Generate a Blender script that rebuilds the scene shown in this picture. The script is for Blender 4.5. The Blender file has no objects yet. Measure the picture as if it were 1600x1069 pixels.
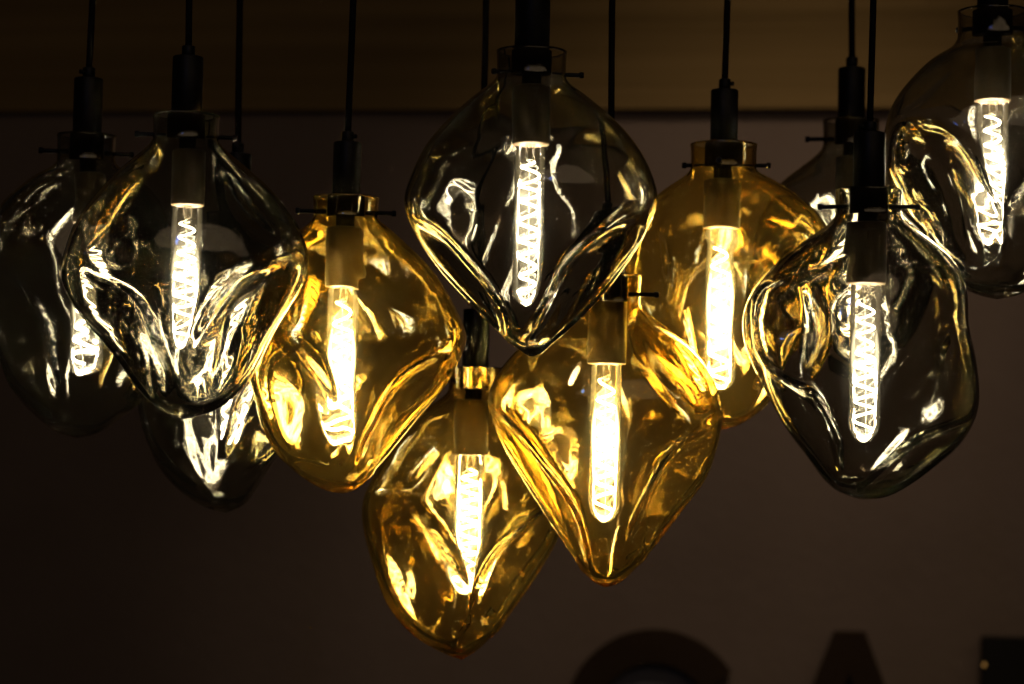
import bpy, math, random
import numpy as np
from mathutils import Vector, Matrix, Quaternion

SC = bpy.context.scene
COL = SC.collection
R = math.radians

# ------------------------------------------------------------------ camera
FPX, CX, CY = 3200.0, 800.0, 534.5          # focal length and centre in photo pixels
PITCH, ROLL = R(3.0), R(1.2)
CAM = Vector((0, 0, 1.60))
FWD = Vector((0, math.cos(PITCH), math.sin(PITCH)))
_r, _u = Vector((1, 0, 0)), Vector((0, -math.sin(PITCH), math.cos(PITCH)))
RIGHT = _r * math.cos(ROLL) + _u * math.sin(ROLL)
UP = _u * math.cos(ROLL) - _r * math.sin(ROLL)
cam_data = bpy.data.cameras.new('camera')
cam = bpy.data.objects.new('camera', cam_data)
COL.objects.link(cam)
m = Matrix.Identity(4)
for i in range(3):
    m[i][0], m[i][1], m[i][2], m[i][3] = RIGHT[i], UP[i], -FWD[i], CAM[i]
cam.matrix_world = m
cam_data.sensor_width = 36.0
cam_data.lens = 36.0 * FPX / 1600.0
cam_data.clip_end = 100
cam_data.dof.use_dof = True
cam_data.dof.focus_distance = 2.27
cam_data.dof.aperture_fstop = 4.5
SC.camera = cam

# ------------------------------------------------------------------ world, lights, exposure
w = bpy.data.worlds.new('World')
SC.world = w
w.use_nodes = True
w.node_tree.nodes['Background'].inputs[0].default_value = (1.0, 0.72, 0.48, 1)
w.node_tree.nodes['Background'].inputs[1].default_value = 0.004


def area(name, loc, target, sx, sy, energy, color, shape='RECTANGLE'):
    ld = bpy.data.lights.new(name, 'AREA')
    ld.shape = shape
    ld.size, ld.size_y, ld.energy, ld.color = sx, sy, energy, color
    o = bpy.data.objects.new(name, ld)
    COL.objects.link(o)
    o.location = loc
    o.rotation_euler = (Vector(target) - Vector(loc)).to_track_quat('-Z', 'Y').to_euler()
    return o


# added dim warm fill from high behind the camera, and a small blue strip lamp that glints in the glass
area('room_fill', (1.6, -2.4, 4.6), (0.8, 3.4, 1.5), 8.0, 3.2, 19.0, (1.0, 0.72, 0.45), 'ELLIPSE')
sp_d = bpy.data.lights.new('wall_glow_fill', 'SPOT')  # added spot, stands in for the pendants' glow on the wall
sp_d.energy, sp_d.color, sp_d.spot_size, sp_d.spot_blend, sp_d.shadow_soft_size = 62.0, (1.0, 0.74, 0.50), R(44), 1.0, 0.25
sp_o = bpy.data.objects.new('wall_glow_fill', sp_d)
COL.objects.link(sp_o)
sp_o.location = (1.0, 3.3, 4.3)
sp_o.rotation_euler = (Vector((0.55, 5.6, 1.45)) - Vector(sp_o.location)).to_track_quat('-Z', 'Y').to_euler()
area('blue_strip_lamp', (-0.5, -0.3, 3.0), (0.1, 2.4, 1.7), 0.05, 0.34, 0.8, (0.10, 0.25, 1.0))

SC.view_settings.view_transform = 'Standard'
SC.view_settings.look = 'None'
SC.view_settings.exposure = 0.0
SC.view_settings.gamma = 1.0
cy = SC.cycles
cy.max_bounces = 14
cy.transmission_bounces = 13
cy.glossy_bounces = 10
cy.diffuse_bounces = 3
cy.transparent_max_bounces = 40
cy.volume_bounces = 0
cy.caustics_reflective = False
cy.caustics_refractive = False
cy.sample_clamp_indirect = 40.0
cy.adaptive_threshold = 0.04
cy.sample_clamp_direct = 0.0
cy.blur_glossy = 0.3
cy.use_denoising = True
try:
    cy.denoiser = 'OPENIMAGEDENOISE'
except Exception:
    pass


def unproject(px, py, d):
    return CAM + RIGHT * ((px - CX) / FPX * d) + UP * (-(py - CY) / FPX * d) + FWD * d


# ------------------------------------------------------------------ materials
def new_mat(name):
    mt = bpy.data.materials.new(name)
    mt.use_nodes = True
    nt = mt.node_tree
    nt.nodes.clear()
    out = nt.nodes.new('ShaderNodeOutputMaterial')
    return mt, nt, out


def nd(nt, t, **kw):
    n = nt.nodes.new(t)
    for k, v in kw.items():
        if k.startswith('i_'):
            n.inputs[k[2:].replace('_', ' ')].default_value = v
        else:
            setattr(n, k, v)
    return n


def glass_mat(name, tint, haze_col, haze, vol_col, density, luster, halo):
    mt, nt, out = new_mat(name)
    L = nt.links.new
    tc = nd(nt, 'ShaderNodeTexCoord')
    oi = nd(nt, 'ShaderNodeObjectInfo')
    add = nd(nt, 'ShaderNodeVectorMath', operation='MULTIPLY_ADD')
    L(oi.outputs['Random'], add.inputs[0])
    add.inputs[1].default_value = (7, 5, 9)
    L(tc.outputs['Object'], add.inputs[2])
    mp = nd(nt, 'ShaderNodeMapping')
    mp.inputs['Scale'].default_value = (1, 1, 0.42)       # drawn-out waves of hand blown glass
    L(add.outputs[0], mp.inputs['Vector'])
    n1 = nd(nt, 'ShaderNodeTexNoise', i_Scale=26.0, i_Detail=1.0, i_Roughness=0.4, i_Distortion=0.6)
    L(mp.outputs[0], n1.inputs['Vector'])
    bump = nd(nt, 'ShaderNodeBump', i_Strength=0.022, i_Distance=0.006)
    L(n1.outputs['Fac'], bump.inputs['Height'])
    n0 = nd(nt, 'ShaderNodeTexNoise', i_Scale=34.0, i_Detail=1.5, i_Roughness=0.4, i_Distortion=0.9)
    L(mp.outputs[0], n0.inputs['Vector'])
    bump2 = nd(nt, 'ShaderNodeBump', i_Strength=0.22, i_Distance=0.006)
    L(n0.outputs['Fac'], bump2.inputs['Height'])
    gl = nd(nt, 'ShaderNodeBsdfGlass', i_Roughness=0.0, i_IOR=1.5)
    gl.inputs['Color'].default_value = (*tint, 1)
    L(bump.outputs[0], gl.inputs['Normal'])
    rgl = nd(nt, 'ShaderNodeBsdfGlass', i_Roughness=0.22, i_IOR=1.5)     # small rough share added to imitate bloom around the bulbs
    rgl.inputs['Color'].default_value = (*tint, 1)
    m1 = nd(nt, 'ShaderNodeMixShader')
    m1.inputs[0].default_value = halo
    L(gl.outputs[0], m1.inputs[1]); L(rgl.outputs[0], m1.inputs[2])
    gs = nd(nt, 'ShaderNodeBsdfGlossy', i_Roughness=0.0)
    gs.inputs['Color'].default_value = (*[0.5 + 0.5 * c for c in tint], 1)
    L(bump2.outputs[0], gs.inputs['Normal'])
    m2 = nd(nt, 'ShaderNodeMixShader')
    m2.inputs[0].default_value = luster
    L(m1.outputs[0], m2.inputs[1]); L(gs.outputs[0], m2.inputs[2])
    df = nd(nt, 'ShaderNodeBsdfDiffuse'); df.inputs['Color'].default_value = (*haze_col, 1)
    tl = nd(nt, 'ShaderNodeBsdfTranslucent'); tl.inputs['Color'].default_value = (*haze_col, 1)
    m3 = nd(nt, 'ShaderNodeMixShader'); m3.inputs[0].default_value = 0.6
    L(df.outputs[0], m3.inputs[1]); L(tl.outputs[0], m3.inputs[2])
    n2 = nd(nt, 'ShaderNodeTexNoise', i_Scale=11.0, i_Detail=4.0, i_Roughness=0.6, i_Distortion=1.5)
    L(mp.outputs[0], n2.inputs['Vector'])
    rg = nd(nt, 'ShaderNodeMapRange')
    rg.inputs['From Min'].default_value = 0.32; rg.inputs['From Max'].default_value = 0.72
    rg.inputs['To Min'].default_value = haze * 0.25; rg.inputs['To Max'].default_value = haze * 1.6
    L(n2.outputs['Fac'], rg.inputs['Value'])
    m4 = nd(nt, 'ShaderNodeMixShader')
    L(rg.outputs[0], m4.inputs[0]); L(m2.outputs[0], m4.inputs[1]); L(m3.outputs[0], m4.inputs[2])
    L(m4.outputs[0], out.inputs['Surface'])
    if vol_col is None:
        return mt
    va = nd(nt, 'ShaderNodeVolumeAbsorption', i_Density=density)
    va.inputs['Color'].default_value = (*vol_col, 1)
    L(va.outputs[0], out.inputs['Volume'])
    return mt


def metal_mat(name, col, rough, metallic, grain=60.0, spec=0.5):
    mt, nt, out = new_mat(name)
    L = nt.links.new
    p = nd(nt, 'ShaderNodeBsdfPrincipled', i_Metallic=metallic)
    tc = nd(nt, 'ShaderNodeTexCoord')
    n = nd(nt, 'ShaderNodeTexNoise', i_Scale=grain, i_Detail=3.0)
    L(tc.outputs['Object'], n.inputs['Vector'])
    p.inputs['Specular IOR Level'].default_value = spec
    cr = nd(nt, 'ShaderNodeMapRange')
    cr.inputs['To Min'].default_value = rough * 0.75; cr.inputs['To Max'].default_value = rough * 1.25
    L(n.outputs['Fac'], cr.inputs['Value']); L(cr.outputs[0], p.inputs['Roughness'])
    mx = nd(nt, 'ShaderNodeMix', data_type='RGBA')
    mx.inputs[6].default_value = (*[c * 0.75 for c in col], 1); mx.inputs[7].default_value = (*[c * 1.2 for c in col], 1)
    L(n.outputs['Fac'], mx.inputs[0]); L(mx.outputs[2], p.inputs['Base Color'])
    L(p.outputs[0], out.inputs['Surface'])
    return mt


def tube_mat(name, glow):
    mt, nt, out = new_mat(name)
    L = nt.links.new
    fr = nd(nt, 'ShaderNodeFresnel', i_IOR=1.5)
    tr = nd(nt, 'ShaderNodeBsdfTransparent'); tr.inputs['Color'].default_value = (0.97, 0.96, 0.93, 1)
    gs = nd(nt, 'ShaderNodeBsdfGlossy', i_Roughness=0.02)
    mx = nd(nt, 'ShaderNodeMixShader')
    L(fr.outputs[0], mx.inputs[0]); L(tr.outputs[0], mx.inputs[1]); L(gs.outputs[0], mx.inputs[2])
    L(mx.outputs[0], out.inputs['Surface'])
    if glow:
        em = nd(nt, 'ShaderNodeEmission', i_Strength=glow)  # emission put into the tube volume as a halo around the filament
        em.inputs['Color'].default_value = (1.0, 0.80, 0.47, 1)
        L(em.outputs[0], out.inputs['Volume'])
    return mt


def filament_mat(name, strength):
    mt, nt, out = new_mat(name)
    em = nd(nt, 'ShaderNodeEmission', i_Strength=strength)
    em.inputs['Color'].default_value = (1.0, 0.90, 0.68, 1)
    nt.links.new(em.outputs[0], out.inputs['Surface'])
    return mt


def wall_mat(name, col, col2, scale, stretch, bump_s):
    mt, nt, out = new_mat(name)
    L = nt.links.new
    p = nd(nt, 'ShaderNodeBsdfPrincipled', i_Roughness=0.85)
    p.inputs['Specular IOR Level'].default_value = 0.2
    tc = nd(nt, 'ShaderNodeTexCoord')
    mp = nd(nt, 'ShaderNodeMapping'); mp.inputs['Scale'].default_value = stretch
    L(tc.outputs['Object'], mp.inputs['Vector'])
    n = nd(nt, 'ShaderNodeTexNoise', i_Scale=scale, i_Detail=5.0, i_Roughness=0.55)
    L(mp.outputs[0], n.inputs['Vector'])
    rg = nd(nt, 'ShaderNodeMapRange'); rg.inputs['From Min'].default_value = 0.3; rg.inputs['From Max'].default_value = 0.7
    L(n.outputs['Fac'], rg.inputs['Value'])
    mx = nd(nt, 'ShaderNodeMix', data_type='RGBA')
    mx.inputs[6].default_value = (*col, 1); mx.inputs[7].default_value = (*col2, 1)
    L(rg.outputs[0], mx.inputs[0]); L(mx.outputs[2], p.inputs['Base Color'])
    b = nd(nt, 'ShaderNodeBump', i_Strength=bump_s, i_Distance=0.01)
    n3 = nd(nt, 'ShaderNodeTexNoise', i_Scale=scale * 12, i_Detail=4.0)
    L(mp.outputs[0], n3.inputs['Vector']); L(n3.outputs['Fac'], b.inputs['Height']); L(b.outputs[0], p.inputs['Normal'])
    L(p.outputs[0], out.inputs['Surface'])
    return mt


SMOKE = glass_mat('smoke_glass', (0.765, 0.75, 0.70), (0.55, 0.49, 0.34), 0.0004, None, 0.0, 0.03, 0.005)
AMBER = glass_mat('amber_glass', (0.985, 0.90, 0.60), (0.97, 0.72, 0.20), 0.0018, (0.96, 0.62, 0.12), 14.0, 0.045, 0.012)
BLACK = metal_mat('black_lacquer', (0.007, 0.007, 0.007), 0.42, 0.0, spec=0.18)
CORDM = metal_mat('black_cord_fabric', (0.010, 0.009, 0.009), 0.8, 0.0, 400.0, spec=0.1)
BRONZE = metal_mat('dark_bronze', (0.022, 0.017, 0.011), 0.8, 0.0, spec=0.04)
SLEEVE = metal_mat('brown_holder', (0.10, 0.062, 0.030), 0.5, 0.0)
CHROME = metal_mat('polished_steel', (0.55, 0.50, 0.42), 0.18, 1.0)
TUBE_S = tube_mat('bulb_glass', 3.0)
TUBE_A = tube_mat('bulb_glass_bright', 7.0)
FIL = filament_mat('glowing_filament', 430.0)
WIRE = metal_mat('support_wire', (0.5, 0.45, 0.35), 0.3, 1.0)
WALL = wall_mat('wall_paint', (0.28, 0.216, 0.180), (0.33, 0.258, 0.217), 2.2, (1, 1, 1), 0.25)
WOOD = wall_mat('bulkhead_wood', (0.235, 0.158, 0.058), (0.43, 0.295, 0.120), 5.0, (0.05, 1, 2.6), 0.15)
LETTER = wall_mat('letter_brown', (0.045, 0.028, 0.016), (0.060, 0.038, 0.022), 4.0, (1, 1, 1), 0.1)
TONE_DISC = wall_mat('tone_disc_grey', (0.20, 0.20, 0.24), (0.24, 0.24, 0.285), 4.0, (1, 1, 1), 0.1)
DARKBOX = metal_mat('matte_black', (0.010, 0.009, 0.009), 0.6, 0.0)
INDIC = filament_mat('indicator_glow', 0.5)
INDIC.node_tree.nodes['Emission'].inputs[0].default_value = (1.0, 0.5, 0.12, 1)


# ------------------------------------------------------------------ mesh helpers
def mesh_obj(name, verts, faces, mat, parent=None, smooth=True):
    me = bpy.data.meshes.new(name)
    v = np.asarray(verts, dtype=np.float32)
    if isinstance(faces, np.ndarray):
        nf = len(faces)
        me.vertices.add(len(v)); me.vertices.foreach_set('co', v.ravel())
        me.loops.add(nf * 4); me.loops.foreach_set('vertex_index', faces.astype(np.int32).ravel())
        me.polygons.add(nf)
        me.polygons.foreach_set('loop_start', np.arange(nf, dtype=np.int32) * 4)
        me.update(calc_edges=True)
    else:
        me.from_pydata([tuple(map(float, q)) for q in v], [], faces)
        me.update()
    if smooth:
        me.polygons.foreach_set('use_smooth', np.ones(len(me.polygons), dtype=bool))
    me.materials.append(mat)
    o = bpy.data.objects.new(name, me)
    COL.objects.link(o)
    if parent is not None:
        o.parent = parent
    return o


def tag(o, label=None, cat=None, group=None, kind=None):
    for k, v in (('label', label), ('category', cat), ('group', group), ('kind', kind)):
        if v:
            o[k] = v
    return o


def lathe(name, prof, mat, parent, n=40, axis=None, at=(0, 0, 0), sharp=True):
    """closed solid of revolution; prof = [(r, z)...] from the top pole to the bottom pole, axis = direction of z"""
    # split profile corners so that smooth shading keeps crisp edges
    pts = []
    for i, (r, z) in enumerate(prof):
        pts.append((r, z))
    q = Vector((0, 0, 1)).rotation_difference(Vector(axis)) if axis is not None else Quaternion()
    verts, faces = [], []
    for (r, z) in pts:
        for k in range(n):
            a = 2 * math.pi * k / n
            verts.append(q @ Vector((r * math.cos(a), r * math.sin(a), z)) + Vector(at))
    for i in range(len(pts) - 1):
        for k in range(n):
            a, b = i * n + k, i * n + (k + 1) % n
            faces.append((a, b, b + n, a + n)[::-1])
    faces.append(tuple(range(n)))
    faces.append(tuple(range((len(pts) - 1) * n, len(pts) * n))[::-1])
    o = mesh_obj(name, verts, faces, mat, parent)
    if sharp:
        o.data.set_sharp_from_angle(angle=R(40))
    return o


def rounded(r, z0, z1, b):
    """profile of a cylinder with bevelled rims, top z0 to bottom z1"""
    return [(r - b, z0), (r - b * 0.3, z0 - b * 0.3), (r, z0 - b), (r, z1 + b), (r - b * 0.3, z1 + b * 0.3), (r - b, z1)]


def tube(name, path, rad, mat, parent, n=6):
    P = np.asarray(path, float)
    rad = np.broadcast_to(np.asarray(rad, float), (len(P),))
    T = np.gradient(P, axis=0)
    T /= np.linalg.norm(T, axis=1)[:, None]
    up = np.array([0.0, 0.3, 1.0]); up /= np.linalg.norm(up)
    verts = []
    prev = None
    for p, t, rd in zip(P, T, rad):
        if prev is None:
            a = np.cross(t, up)
            if np.linalg.norm(a) < 1e-3:
                a = np.cross(t, [1, 0, 0])
        else:
            a = prev - t * np.dot(prev, t)
        a /= np.linalg.norm(a)
        prev = a
        b = np.cross(t, a)
        for k in range(n):
            g = 2 * math.pi * k / n
            verts.append(p + rd * (a * math.cos(g) + b * math.sin(g)))
    m_ = len(P)
    faces = []
    for i in range(m_ - 1):
        for k in range(n):
            a_, b_ = i * n + k, i * n + (k + 1) % n
            faces.append((a_, b_, b_ + n, a_ + n))
    faces.append(tuple(range(n))[::-1])
    faces.append(tuple(range((m_ - 1) * n, m_ * n)))
    return mesh_obj(name, verts, faces, mat, parent)


def catmull(pts, n):
    P = np.asarray(pts, float)
    P = np.vstack([2 * P[0] - P[1], P, 2 * P[-1] - P[-2]])
    out = []
    for i in range(1, len(P) - 2):
        p0, p1, p2, p3 = P[i - 1], P[i], P[i + 1], P[i + 2]
        for t in np.linspace(0, 1, 24, endpoint=False):
            out.append(0.5 * ((2 * p1) + (-p0 + p2) * t + (2 * p0 - 5 * p1 + 4 * p2 - p3) * t * t + (-p0 + 3 * p1 - 3 * p2 + p3) * t ** 3))
    out.append(P[-2])
    out = np.array(out)
    # light smoothing of the traced points, ends kept
    for _ in range(14):
        out[1:-1] = 0.25 * out[:-2] + 0.5 * out[1:-1] + 0.25 * out[2:]
    s = np.r_[0, np.cumsum(np.linalg.norm(np.diff(out, axis=0), axis=1))]
    q = np.linspace(0, s[-1], n)
    return np.c_[np.interp(q, s, out[:, 0]), np.interp(q, s, out[:, 1])]


def sstep(x, a, b):
    t = np.clip((x - a) / (b - a), 0, 1)
    return t * t * (3 - 2 * t)


NR, NC = 150, 168


def shade_mesh(sp, to_local, s, parent, mat, seed):
    """one hand blown shade: neck, shoulder and dented belly as a closed shell with an inner wall"""
    rng = np.random.RandomState(seed)
    ncx, ny0, ny1, nhw = sp['neck']
    bot = sp['bottom']
    Lp = [to_local(x, y) for (x, y) in sp['L']] + [to_local(*bot)]
    Rp = [to_local(x, y) for (x, y) in sp['R']] + [to_local(*bot)]
    rn = nhw * s
    z0, z1 = to_local(ncx, ny0)[1], to_local(ncx, ny1)[1]
    Lp = [(-rn * 1.0, z1)] + Lp
    Rp = [(rn * 1.0, z1)] + Rp
    NK = 12
    Lc, Rc = catmull(Lp, NR - NK), catmull(Rp, NR - NK)
    zn = np.linspace(z0, z1, NK + 1)[:-1]
    flare = 1 + 0.03 * np.linspace(1, 0, NK) ** 6
    Lc = np.vstack([np.c_[-rn * flare, zn], Lc])
    Rc = np.vstack([np.c_[rn * flare, zn], Rc])
    # soften the corner between neck and shoulder
    for A in (Lc, Rc):
        for _ in range(4):
            A[4:NK + 8] = 0.25 * A[3:NK + 7] + 0.5 * A[4:NK + 8] + 0.25 * A[5:NK + 9]
    Cc, Hc = (Lc + Rc) / 2, (Rc - Lc) / 2
    half = np.linalg.norm(Hc, axis=1)
    th = np.linspace(0, 2 * math.pi, NC, endpoint=False)
    ct, st = np.cos(th), np.sin(th)
    rows = np.arange(NR)
    u = np.clip((rows - NK) / (NR - NK - 1.0), 0, 1)
    dep = half * (1 - sp.get('flat', 0.06) * sstep(u, 0.0, 0.3))
    X = Cc[:, 0:1] + Hc[:, 0:1] * ct
    Z = Cc[:, 1:2] + Hc[:, 1:2] * ct
    Y = dep[:, None] * st
    belly = sstep(u, 0.04, 0.25)[:, None] * (1 - 0.85 * sstep(u, 0.93, 1.0)[:, None])
    # the cross-section behind and in front is not round: three to five lobed
    k1, k2 = rng.choice([2, 3]), rng.choice([3, 4, 5])
    ph1, ph2 = rng.rand(2) * 6.28
    lob = 0.05 * np.sin(k1 * th + ph1) + 0.035 * np.sin(k2 * th + ph2)
    Y = Y * (1 + belly * lob[None, :] * 1.2)
    front = sstep(-st, 0.02, 0.40)[None, :]
    back = sstep(st, 0.02, 0.40)[None, :]
    inward = np.zeros_like(X)
    bead = np.zeros_like(X)

    def dent(cx, cy_, a, b, ang, depth, side, pw=1.4, lip=0.10):
        lx, lz = to_local(cx, cy_)
        # image angle: 0 = along +x, positive = towards image bottom
        ca, sa = math.cos(-R(ang)), math.sin(-R(ang))
        dx, dz = X - lx, Z - lz
        p, q = (dx * ca + dz * sa) / (a * s), (-dx * sa + dz * ca) / (b * s)
        wob = 0.07 * np.sin(3 * np.arctan2(q, p) + cx) + 0.05 * np.sin(5 * np.arctan2(q, p) + cy_)
        d = np.sqrt(p * p + q * q) * (1 + wob)
        gd = np.sqrt((p / a) ** 2 + (q / b) ** 2) / np.maximum(d, 1e-6)
        f = np.where(d < 1, (1 - d * d), 0.0) ** pw * 1.35
        wgt = side * belly
        nonlocal inward, bead
        inward = np.maximum(inward, depth * s * f * wgt)
        bead = np.maximum(bead, 0.85 * lip * s * np.exp(-((d - 1.0) / gd / 10.0 - 0.3) ** 2) * wgt)

    for dd in sp['dents']:
        dent(*dd[:6], side=front, lip=dd[6] if len(dd) > 6 else 5.0)
    # dents on the far wall, seen through the front
    x0, x1 = min(p[0] for p in sp['L']), max(p[0] for p in sp['R'])
    yc = (ny1 + bot[1]) / 2
    for k in range(3):
        dent(x0 + (x1 - x0) * (0.24 + 0.26 * k + 0.05 * rng.randn()), yc + (20 + 55 * rng.randn()), 62 + 25 * rng.rand(), 95 + 30 * rng.rand(),
             -40 + 40 * k + 15 * rng.randn(), 14 + 10 * rng.rand(), back, lip=2.0)
    # gentle unevenness
    und = np.zeros_like(X)
    for k in range(7):
        fr = rng.uniform(9, 30, 3) * rng.choice([-1, 1], 3)
        und += np.sin(fr[0] * X + fr[1] * Y + fr[2] * 0.7 * Z + rng.rand() * 6.28) * rng.uniform(0.5, 1.3)
    disp = -inward + bead + und * 0.35 * s * belly

    def normals(X, Y, Z):
        P = np.stack([X, Y, Z], -1)
        dth = np.roll(P, -1, 1) - np.roll(P, 1, 1)
        dr = np.gradient(P, axis=0)
        n = np.cross(dth, dr)
        l = np.linalg.norm(n, axis=2, keepdims=True)
        n = n / np.maximum(l, 1e-12)
        n[-1] = (0, 0, -1)
        c = np.stack([np.broadcast_to(Cc[:, 0:1], X.shape), np.zeros_like(X), np.broadcast_to(Cc[:, 1:2], X.shape)], -1)
        flip = np.sum(n * (P - c), axis=2, keepdims=True) < 0
        return np.where(flip, -n, n)

    N = normals(X, Y, Z)
    P = np.stack([X, Y, Z], -1) + N * disp[..., None]
    # smooth the outer wall a little so creases are melted, not cut
    for _ in range(14):
        Q = P.copy()
        Q[NK:-1] = 0.5 * P[NK:-1] + 0.125 * (P[NK - 1:-2] + P[NK + 1:] + np.roll(P, 1, 1)[NK:-1] + np.roll(P, -1, 1)[NK:-1])
        P = Q
    P[-1] = P[-1].mean(axis=0)
    N2 = normals(P[..., 0], P[..., 1], P[..., 2])
    # wall thickness: thin shoulder, thick foot, beads solid
    tk = (4.4 + 5.5 * sstep(u, 0.40, 0.75) + 4.0 * sstep(u, 0.86, 1.0))[:, None] * s + bead * 0.35 + 0.05 * s * und * belly
    tk = np.maximum(tk, 2.6 * s)
    I = P - N2 * tk[..., None]
    for _ in range(4):
        Q = I.copy()
        Q[1:-1] = 0.5 * I[1:-1] + 0.125 * (I[:-2] + I[2:] + np.roll(I, 1, 1)[1:-1] + np.roll(I, -1, 1)[1:-1])
        I = Q
    I[-1] = I[-6].mean(axis=0)
    for k in range(2, 6):
        I[-k] = I[-6] * ((k - 1) / 5.0) ** 0.8 + I[-1] * (1 - ((k - 1) / 5.0) ** 0.8)
    I[0, :, 2] = P[0, :, 2]
    nv = NR * NC
    verts = np.vstack([P.reshape(-1, 3), I.reshape(-1, 3)])
    i, k = np.meshgrid(np.arange(NR - 1), np.arange(NC), indexing='ij')
    a = i * NC + k
    b = i * NC + (k + 1) % NC
    fo = np.stack([a, a + NC, b + NC, b], -1).reshape(-1, 4)
    fi = fo[:, ::-1] + nv
    kk = np.arange(NC)
    rim = np.stack([kk, (kk + 1) % NC, (kk + 1) % NC + nv, kk + nv], -1)
    o = mesh_obj('glass_shade', verts, np.vstack([fo, fi, rim]), mat, parent)
    # weld the two poles
    import bmesh
    bm = bmesh.new(); bm.from_mesh(o.data)
    bmesh.ops.remove_doubles(bm, verts=bm.verts, dist=1e-6)
    bmesh.ops.recalc_face_normals(bm, faces=bm.faces)
    bm.to_mesh(o.data); bm.free()
    return o


def pendant(sp, idx):
    d = sp['d']
    s = d / FPX
    ncx, ny0, ny1, nhw = sp['neck']
    root = bpy.data.objects.new('pendant_lamp', None)
    COL.objects.link(root)
    root.empty_display_size = 0.05
    ref = (ncx, ny0)
    P0 = unproject(ref[0], ref[1], d)
    root.location = P0
    root.rotation_euler = (0, 0, -math.atan2(P0.x - CAM.x, P0.y - CAM.y))
    cr, sr = math.cos(ROLL), math.sin(ROLL)

    def to_local(px, py):
        dx, dy = (px - ref[0]) * s, -(py - ref[1]) * s
        return (dx * cr - dy * sr, dx * sr + dy * cr)

    def zl(py):
        return -(py - ny0) * s
    glass = AMBER if sp['col'] == 'amber' else SMOKE
    shade_mesh(sp, to_local, s, root, glass, 11 + idx * 7)
    # cap, strain relief and cord above the neck
    caphw, capy = sp['cap']
    r = caphw * s
    lathe('cap', rounded(r, zl(capy), zl(ny0 + 1), 0.0016), BLACK, root)
    sr_h = 17 * s
    lathe('strain_relief', rounded(r * 0.43, zl(capy) + sr_h, zl(capy) - 0.001, 0.0012), BLACK, root, n=24)
    if idx % 2:
        lathe('clamp_screw', rounded(r * 0.16, r * 0.30, 0, 0.0004), BLACK, root, n=14,
              axis=(-1 if idx % 4 == 1 else 1, -0.4, 0), at=((-0.36 if idx % 4 == 1 else 0.36) * r, -0.1 * r, zl(capy) + sr_h * 0.55))
    top = zl(capy) + sr_h
    n = 30
    ctop = max(top + 0.55, 0.75)
    zs = np.linspace(top - 0.003, ctop, n)
    bend = 0.0035 * np.sin((zs - top) * 5.0) * (1 if idx % 2 else -1)
    tube('cord', np.c_[bend, np.zeros(n), zs], 5.2 * s if sp.get('thin') is None else sp['thin'] * s, CORDM, root, n=10)
    # retaining cap inside the glass neck
    rn = nhw * s
    lathe('retaining_cap', rounded(rn * 0.58, 0.0008, zl(ny1 - 4), 0.0012), sp.get('capmat', BRONZE), root)
    # thumb screws through the neck
    pz = zl(sp.get('pin', (ny0 + ny1) / 2))
    for (a, l) in sp.get('pins', ((4, 1.0), (176, 1.0))):
        dv = Vector((math.cos(R(a)), math.sin(R(a)), 0.0))
        pl = 28 * s * l
        rr = 3.8 * s
        prof = [(rr * 1.15, rn + pl), (rr * 1.3, rn + pl - rr * 0.6), (rr * 1.3, rn + pl - rr * 1.6), (rr * 0.9, rn + pl - rr * 1.9), (rr * 0.9, rn * 0.60)]
        lathe('thumb_screw', prof, BLACK, root, n=14, axis=dv, at=(0, 0, pz))
    # lamp holder and bulb
    sx, shw, sy0, sy1 = sp['sleeve']
    hx, hz0 = to_local(sx, sy0)
    hz1 = zl(sy1)
    hx *= 0.85
    rs = shw * s
    lathe('socket_stem', [(rs * 0.5, zl(ny1 - 6)), (rs * 0.5, zl(sy0) - 0.002)], BRONZE, root, n=24, at=(hx * 0.5, 0, 0))
    lathe('lamp_holder', rounded(rs, zl(sy0), hz1, 0.0018), SLEEVE, root, at=(hx, 0, 0))
    bx, bhw, by1 = sp['bulb']
    rb = bhw * s
    zt, zb = hz1 + 0.004, zl(by1)
    prof = [(rb * 0.92, zt), (rb * 0.97, zt - rb * 0.3), (rb, zt - rb)]
    for k in range(0, 9):
        a = k / 8 * math.pi / 2
        prof.append((max(rb * math.cos(a), 0.0006), zb + rb * 1.15 * (1 - math.sin(a))))
    bright = sp.get('bright', sp['col'] == 'amber')
    b = lathe('bulb', prof, TUBE_A if bright else TUBE_S, root, n=32, at=(hx, 0, 0), sharp=False)
    rng = random.Random(idx * 13 + 5)
    turns = sp.get('turns', 7.5)
    fr, fw = (0.60, 3.0) if bright else (0.62, 2.0)
    f0, f1 = zt - 0.022, zb + rb * 0.75
    N = 230
    t = np.linspace(0, 1, N)
    ph = rng.random() * 6.28
    wob = 1 + 0.13 * np.sin(5.3 * t + ph) + 0.08 * np.sin(13 * t + 2 * ph)
    wob = wob * (0.75 + 0.25 * np.clip(t / 0.2, 0, 1))
    ang = 2 * math.pi * turns * t + 0.9 * np.sin(7 * t + ph) + 0.5 * np.sin(19 * t + 3 * ph) + ph
    fwv = fw * (0.55 + 0.75 * np.exp(-((t - 0.55 - 0.1 * math.sin(ph)) / 0.33) ** 2) + 0.12 * np.sin(9 * t + ph))
    path = np.c_[hx + rb * fr * wob * np.cos(ang), rb * fr * wob * np.sin(ang), f0 + (f1 - f0) * t]
    tube('filament', path, fwv * s, FIL, b, n=7)
    gp = [(rb * (0.06 + 0.86 * math.sin(math.pi * min(1, max(0, q)) ** 0.8) ** 0.75), f0 - 0.004 + (f1 + 0.001 - f0 + 0.004) * q) for q in np.linspace(0.0, 1.0, 15)]
    lathe('bloom_core', gp, GLOW_A if bright else GLOW_S, b, n=20, at=(hx, 0, 0), sharp=False)  # added glowing volume that imitates lens bloom around the filament
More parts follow.
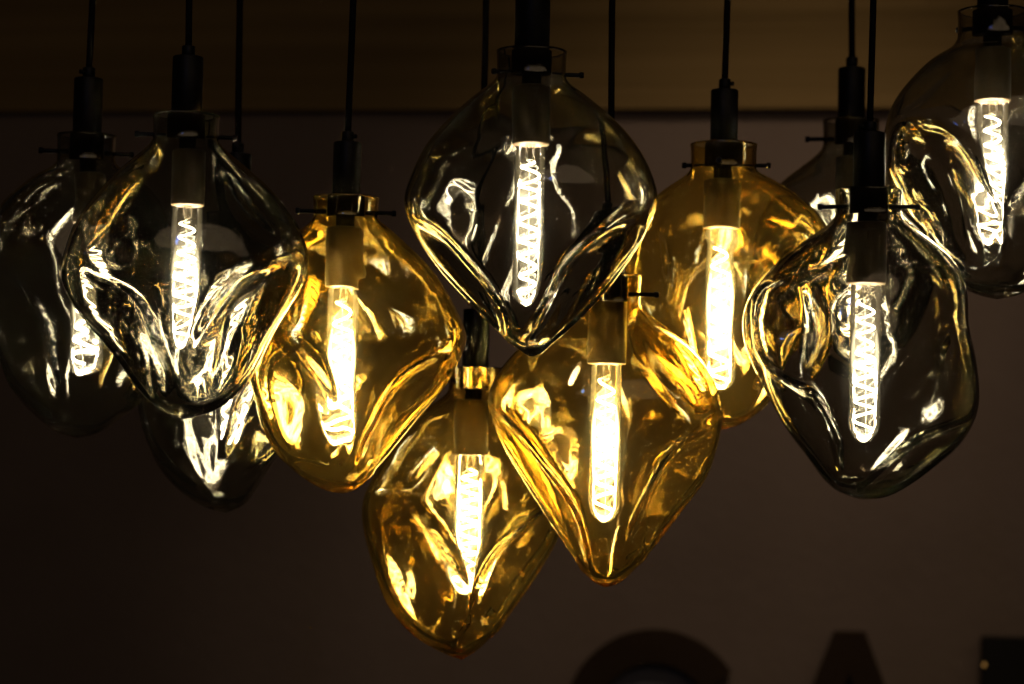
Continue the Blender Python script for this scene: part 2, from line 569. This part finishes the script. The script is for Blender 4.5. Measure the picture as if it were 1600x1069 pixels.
    # thin feed wires: down the middle and at the top
    tube('support_wire', [(hx + rb * 0.3, 0, zt - 0.002), (hx + rb * 0.25, 0.002, zt - 0.015), (path[0][0] * 0.9 + hx * 0.1, path[0][1], f0 + 0.001)], 0.0006, WIRE, b, n=6)
    tube('support_wire', [(hx - rb * 0.3, 0, zt - 0.002), (hx - rb * 0.05, 0, zt - 0.03), (hx, 0, (zt + zb) / 2), (hx + rb * 0.1, 0, f1 - 0.006), tuple(path[-1])], 0.0005, WIRE, b, n=6)
    lathe('glass_stem', [(rb * 0.16, zt - 0.001), (rb * 0.22, zt - 0.010), (rb * 0.30, zt - 0.020), (rb * 0.10, zt - 0.023)], TUBE_S0, b, n=16, at=(hx, 0, 0))
    tag(root, sp['label'], 'pendant lamp', 'blown glass pendant lamps hanging in a cluster')
    return root


TUBE_S0 = tube_mat('clear_stem_glass', 0)


def glow_mat(name, strength):
    mt, nt, out = new_mat(name)
    tr = nd(nt, 'ShaderNodeBsdfTransparent')
    nt.links.new(tr.outputs[0], out.inputs['Surface'])
    em = nd(nt, 'ShaderNodeEmission', i_Strength=strength)
    em.inputs['Color'].default_value = (1.0, 0.87, 0.60, 1)
    nt.links.new(em.outputs[0], out.inputs['Volume'])
    return mt


GLOW_S, GLOW_A = glow_mat('painted_bloom', 32.0), glow_mat('painted_bloom_bright', 130.0)  # bloom painted as volume emission, weaker and stronger

# ------------------------------------------------------------------ setting: wall and wooden bulkhead
WD = 5.6
WALL_YAW = R(-8.5)
wall_o = unproject(800, 534.5, WD)
WN = Vector((math.sin(WALL_YAW), -math.cos(WALL_YAW), 0))     # wall normal, towards the room
WX = Vector((math.cos(WALL_YAW), math.sin(WALL_YAW), 0))
WM = Matrix(((WX.x, -WN.x, 0, wall_o.x), (WX.y, -WN.y, 0, wall_o.y), (0, 0, 1, wall_o.z), (0, 0, 0, 1)))


def wall_uv(px, py, proud=0.0):
    """pixel -> (u, v) on the plane 'proud' metres in front of the wall"""
    ray = unproject(px, py, 1.0) - CAM
    p0 = wall_o + WN * proud
    t = (p0 - CAM).dot(WN) / ray.dot(WN)
    q = CAM + ray * t - wall_o
    return q.dot(WX), q.z


def wbox(name, u0, u1, y0, y1, v0, v1, mat, parent=None, bev=0.0):
    """box in wall space: u along the wall, y behind(+)/in front(-), v up"""
    import bmesh
    bm = bmesh.new()
    bmesh.ops.create_cube(bm, size=1)
    for v in bm.verts:
        v.co = Vector((u0 + (u1 - u0) * (v.co.x + .5), y0 + (y1 - y0) * (v.co.y + .5), v0 + (v1 - v0) * (v.co.z + .5)))
    if bev:
        bmesh.ops.bevel(bm, geom=bm.edges[:], offset=bev, segments=2, affect='EDGES')
    me = bpy.data.meshes.new(name); bm.to_mesh(me); bm.free()
    me.materials.append(mat)
    o = bpy.data.objects.new(name, me); COL.objects.link(o)
    if parent is not None:
        o.parent = parent
    else:
        o.matrix_world = WM
    return o


wall = wbox('wall', -3.4, 3.4, 0.0, 0.15, -2.0, 2.3, WALL)
tag(wall, 'plain dark brown painted wall behind the lamps', kind='structure')
PROUD = 0.035
_, bz = wall_uv(800, 171, PROUD)
bulk = wbox('bulkhead', -3.4, 3.4, -PROUD + 0.02, -0.001, bz + 0.004, 2.3, WOOD)
tag(bulk, 'wooden bulkhead with horizontal boards above the wall', kind='structure')
rngb = random.Random(4)
zc = bz
for k in range(7):
    h = (0.062, 0.078, 0.105, 0.12, 0.12, 0.12, 0.12)[k]
    off = (0.0, -0.0005, 0.0004, -0.0003, 0.0004, 0.0, 0.0003)[k]
    wbox('board', -3.4, 3.4, -PROUD + off, -PROUD + 0.019, zc, zc + h - 0.0003, WOOD, bulk, 0.0005)
    zc += h


# big sign letters low on the wall and a dark wall box
def extrude_poly(name, loops_quads, y0, y1, mat, label, cat, group=None):
    """loops_quads: list of outlines (u,v) in order; strip between outer and inner lists"""
    outer, inner = loops_quads
    verts, faces = [], []
    n = len(outer)
    for y in (y0, y1):
        for p in outer: verts.append((p[0], y, p[1]))
        for p in inner: verts.append((p[0], y, p[1]))
    for k in range(n - 1):
        o0, o1, i0, i1 = k, k + 1, n + k, n + k + 1
        f = 2 * n
        faces += [(o0, o1, i1, i0), (o0 + f, i0 + f, i1 + f, o1 + f), (o0, o0 + f, o1 + f, o1), (i0, i1, i1 + f, i0 + f)]
    f = 2 * n
    faces += [(0, n, n + f, f), (n - 1, n - 1 + f, 2 * n - 1 + f, 2 * n - 1)]
    o = mesh_obj(name, verts, faces, mat, None, smooth=False)
    import bmesh
    bm = bmesh.new(); bm.from_mesh(o.data); bmesh.ops.recalc_face_normals(bm, faces=bm.faces); bm.to_mesh(o.data); bm.free()
    o.matrix_world = WM
    return tag(o, label, cat, group)


LP = 0.055
px_m = WD / FPX
cu, cv = wall_uv(1022, 1128, LP)
ro, ri = 138 * px_m, 88 * px_m
angs = [R(34 + k * (326 - 34) / 48) for k in range(49)]
lc = extrude_poly('sign_letter', ([(cu + ro * math.cos(a), cv + ro * math.sin(a)) for a in angs],
                             [(cu + ri * math.cos(a), cv + ri * math.sin(a)) for a in angs]),
             -LP, -0.012, LETTER, 'round brown block letter C cut off by the bottom edge', 'sign letter', 'block letters on the wall')
tone_disc = lathe('letter_tone_disc', rounded(ri * 0.985, 0.016, 0.0, 0.003), TONE_DISC, None, n=48, axis=(0, -1, 0), at=(cu, -0.002, cv))  # added disc, coloured grey-blue for the cool tone inside the C
tone_disc.parent = lc
au, av = wall_uv(1328, 988, LP)
hA = 275 * px_m
wt, wb, st_ = 23 * px_m, 128 * px_m, 62 * px_m
# letter A: two legs and a bar as one strip outline
o_left = [(-wb, -hA), (-wt, 0), (wt, 0), (wb, -hA)]
i_left = [(-wb + st_, -hA), (-0.001, -62 * px_m), (0.001, -62 * px_m), (wb - st_, -hA)]
la = extrude_poly('sign_letter', ([(au + x, av + z) for x, z in o_left], [(au + x, av + z) for x, z in i_left]),
                  -LP, -0.012, LETTER, 'flat topped brown block letter A to the right of the round one', 'sign letter', 'block letters on the wall')
bar = wbox('crossbar', au - 55 * px_m, au + 55 * px_m, -LP + 0.004, -0.014, av - 195 * px_m, av - 150 * px_m, LETTER, la)
bu0, bv = wall_uv(1536, 997, 0.08)
box = wbox('wall_box', bu0, bu0 + 0.30, -0.08, -0.001, bv - 0.36, bv, DARKBOX, None, 0.004)
tag(box, 'matte black box on the wall in the bottom right corner', 'box')
gu, gv = wall_uv(1538, 1039, 0.084)
ind = wbox('indicator_light', gu - 0.003, gu + 0.003, -0.0845, -0.0795, gv - 0.004, gv + 0.004, INDIC, box, 0.0015)

# ------------------------------------------------------------------ the pendants (all numbers are photo pixels, d in metres)
P = []
P.append(dict(d=2.20, col='smoke', neck=(291.5, 181, 224, 51), cap=(24, 88), sleeve=(297, 26, 238, 323), bulb=(297, 24, 546),
    L=[(226, 236), (187, 269), (150, 311), (120, 355), (105, 400), (99, 430), (105, 456), (119, 480), (145, 513), (176, 548), (202, 583), (229, 618), (257, 641)],
    R=[(355, 236), (376, 254), (412, 284), (445, 322), (471, 359), (482, 397), (477, 433), (455, 477), (429, 521), (404, 574), (378, 609), (341, 638), (314, 651)],
    bottom=(290, 655), pin=212,
    dents=[(188, 530, 122, 50, 54, 34, 7), (386, 512, 122, 54, 121, 34, 7), (400, 320, 70, 32, 58, 12, 3)],
    label='front smoky grey glass pendant on the left overlapping another smoky one'))
P.append(dict(d=2.50, col='smoke', neck=(136, 212, 258, 45), cap=(22.5, 122), sleeve=(142, 25, 270, 350), bulb=(144, 23, 586),
    L=[(78, 266), (56, 277), (30, 299), (7, 322), (-14, 365), (-24, 420), (-20, 480), (-6, 530), (8, 565), (20, 596), (40, 627), (66, 653), (92, 674)],
    R=[(194, 266), (226, 286), (258, 330), (282, 390), (290, 440), (284, 490), (272, 545), (250, 590), (228, 622), (207, 641), (180, 662), (155, 678)],
    bottom=(125, 684), pin=238,
    dents=[(30, 520, 120, 50, 62, 32, 7), (215, 520, 120, 52, 118, 30, 6), (60, 330, 60, 30, -40, 10, 3), (4, 498, 56, 24, 82, 22, 6)],
    label='smoky grey glass pendant at the far left edge behind the front left one'))
P.append(dict(d=2.60, col='smoke', neck=(369, 330, 372, 45), cap=(22, 240), sleeve=(367, 26, 384, 458), bulb=(366, 23, 690),
    L=[(312, 382), (280, 405), (250, 440), (228, 485), (215, 535), (213, 585), (219, 636), (229, 675), (246, 719), (268, 750), (299, 777), (330, 794)],
    R=[(426, 382), (460, 405), (490, 445), (508, 490), (514, 540), (500, 590), (475, 640), (448, 690), (431, 719), (405, 760), (384, 788)],
    bottom=(357, 800), pin=352,
    dents=[(270, 640, 115, 48, 60, 30, 6), (420, 640, 110, 46, 120, 28, 6)],
    label='low smoky grey glass pendant mostly hidden behind the left pendants'))
P.append(dict(d=2.38, col='amber', neck=(541, 309, 345, 50.5), cap=(22, 222), sleeve=(539, 29, 358, 450), bulb=(535, 24, 692),
    L=[(476, 356), (448, 376), (420, 412), (402, 455), (391, 505), (387, 550), (391, 587), (400, 622), (412, 667), (434, 706), (469, 741), (509, 765)],
    R=[(606, 354), (633, 379), (667, 411), (692, 443), (712, 478), (727, 511), (731, 533), (717, 567), (692, 612), (648, 662), (608, 711), (578, 746), (560, 763)],
    bottom=(538, 770), pin=331,
    dents=[(462, 632, 105, 58, 58, 32, 7), (640, 648, 108, 44, 124, 32, 7), (610, 440, 75, 40, 35, 12, 3)],
    label='amber glass pendant beside the front left smoky one, bulb fully bright'))
P.append(dict(d=2.20, col='smoke', neck=(831, 81, 126, 54), cap=(27.5, -75), sleeve=(831, 30, 138, 228), bulb=(830, 23.5, 477), pins=((2, 1.0), (196, 0.35)),
    L=[(759, 138), (736, 155), (698, 190), (665, 228), (643, 271), (631, 307), (633, 331), (649, 369), (681, 418), (725, 467), (763, 505), (796, 536)],
    R=[(898, 139), (910, 147), (947, 179), (980, 212), (1007, 250), (1023, 288), (1028, 315), (1021, 342), (996, 391), (953, 451), (909, 499), (866, 537), (846, 553)],
    bottom=(828, 558), pin=116,
    dents=[(712, 446, 128, 30, 50, 28, 6), (922, 452, 128, 44, 132, 30, 7), (735, 240, 60, 34, 122, 8, 2)],
    label='largest smoky grey glass pendant hanging highest in the centre front'))
P.append(dict(d=2.62, col='amber', neck=(743, 574, 613, 41), cap=(21, 483), capmat=CHROME, sleeve=(736, 27, 628, 712), bulb=(735, 23.5, 922), bright=False, turns=8,
    L=[(690, 622), (654, 645), (622, 684), (588, 735), (568, 782), (568, 828), (586, 891), (608, 942), (643, 982), (690, 1015)],
    R=[(794, 622), (826, 645), (858, 690), (878, 740), (888, 785), (878, 828), (858, 868), (825, 919), (785, 970), (751, 1008)],
    bottom=(722, 1028), pin=594, pins=((60, 0.3), (150, 0.3)),
    dents=[(655, 885, 125, 55, 62, 34, 7), (812, 880, 110, 40, 126, 30, 7), (640, 725, 60, 34, -50, 12, 3)],
    label='lowest amber glass pendant at the bottom centre with a polished collar'))
P.append(dict(d=2.40, col='amber', neck=(953, 430, 478, 49), cap=(23, 340), sleeve=(949, 30.5, 472, 570), bulb=(945, 24, 813),
    L=[(888, 490), (860, 507), (830, 527), (804, 550), (777, 582), (763, 610), (762, 637), (777, 683), (800, 724), (832, 775), (868, 830), (900, 875), (925, 906)],
    R=[(1013, 490), (1024, 499), (1061, 527), (1093, 559), (1116, 596), (1127, 632), (1127, 665), (1118, 710), (1102, 752), (1070, 793), (1033, 839), (997, 880), (966, 909)],
    bottom=(944, 915), pin=459,
    dents=[(838, 765, 140, 34, 56, 26, 7), (1062, 768, 120, 52, 118, 32, 7), (1050, 585, 70, 30, 55, 12, 3)],
    label='amber glass pendant right of the lowest one, under the central smoky pendant'))
P.append(dict(d=2.56, col='amber', neck=(1131, 226, 269, 51), cap=(21.5, 140), capmat=BRONZE, sleeve=(1128, 28.5, 284, 360), bulb=(1126, 23.5, 612), pins=((5, 0.8), (172, 0.5), (262, 0.12)),
    L=[(1060, 282), (1037, 297), (1011, 320), (985, 362), (972, 420), (975, 480), (992, 540), (1030, 600), (1080, 648)],
    R=[(1200, 279), (1217, 289), (1253, 315), (1279, 341), (1299, 382), (1304, 430), (1286, 490), (1252, 550), (1222, 598), (1199, 628), (1176, 649), (1148, 665)],
    bottom=(1124, 671), pin=258,
    dents=[(1108, 510, 86, 112, -25, 8, 3.5), (1220, 480, 90, 46, 100, 22, 6), (1015, 420, 70, 36, 80, 18, 4)],
    label='amber glass pendant hanging highest of the amber ones, right of centre'))
P.append(dict(d=2.86, col='smoke', neck=(1330, 189, 234, 43), cap=(21, 106), sleeve=(1330, 24, 248, 330), bulb=(1330, 21, 540),
    L=[(1276, 242), (1250, 262), (1214, 290), (1190, 330), (1176, 380), (1180, 430), (1200, 490), (1235, 560), (1290, 618)],
    R=[(1386, 242), (1420, 265), (1452, 300), (1475, 350), (1480, 400), (1468, 450), (1440, 510), (1405, 570), (1365, 618)],
    bottom=(1328, 632), pin=217, bright=False,
    dents=[(1260, 480, 90, 45, 60, 25, 5), (1400, 480, 90, 45, 120, 25, 5)],
    label='rearmost dark smoky pendant hidden behind the right front smoky one'))
P.append(dict(d=2.20, col='smoke', neck=(1358, 297, 341, 51), cap=(25, 207), sleeve=(1353, 31, 352, 445), bulb=(1349, 24, 690),
    L=[(1291, 353), (1259, 374), (1214, 408), (1180, 447), (1162, 486), (1161, 526), (1175, 570), (1197, 615), (1225, 666), (1259, 711), (1282, 745), (1312, 768)],
    R=[(1424, 354), (1450, 374), (1484, 408), (1502, 441), (1507, 475), (1507, 509), (1517, 559), (1523, 615), (1516, 655), (1494, 694), (1456, 728), (1411, 759), (1376, 774)],
    bottom=(1343, 779), pin=323,
    dents=[(1236, 520, 78, 46, 80, 34, 8), (1486, 558, 50, 26, 100, 18, 2), (1262, 660, 90, 26, 58, 22, 6), (1436, 716, 112, 22, 148, 20, 5), (1290, 400, 60, 28, -35, 10, 3)],
    label='front smoky grey glass pendant on the right with an off-centre lumpy belly'))
P.append(dict(d=2.46, col='smoke', neck=(1551, 18, 63, 53), cap=(24, -80), sleeve=(1551, 28, 76, 160), bulb=(1550, 25, 384), bright=False,
    L=[(1488, 74), (1461, 89), (1428, 117), (1402, 148), (1384, 190), (1380, 235), (1385, 281), (1408, 335), (1432, 362), (1461, 407), (1485, 440), (1510, 457)],
    R=[(1614, 74), (1645, 92), (1680, 120), (1708, 160), (1722, 205), (1722, 250), (1704, 300), (1680, 350), (1650, 400), (1615, 440), (1588, 462)],
    bottom=(1552, 469), pin=42, pins=((20, 1.0), (160, 0.2)),
    dents=[(1474, 315, 122, 62, 58, 40, 9), (1640, 330, 110, 55, 120, 34, 8), (1445, 145, 60, 36, -45, 12, 3)],
    label='smoky grey glass pendant cut off by the right edge of the picture'))
for i, sp in enumerate(P):
    pendant(sp, i)
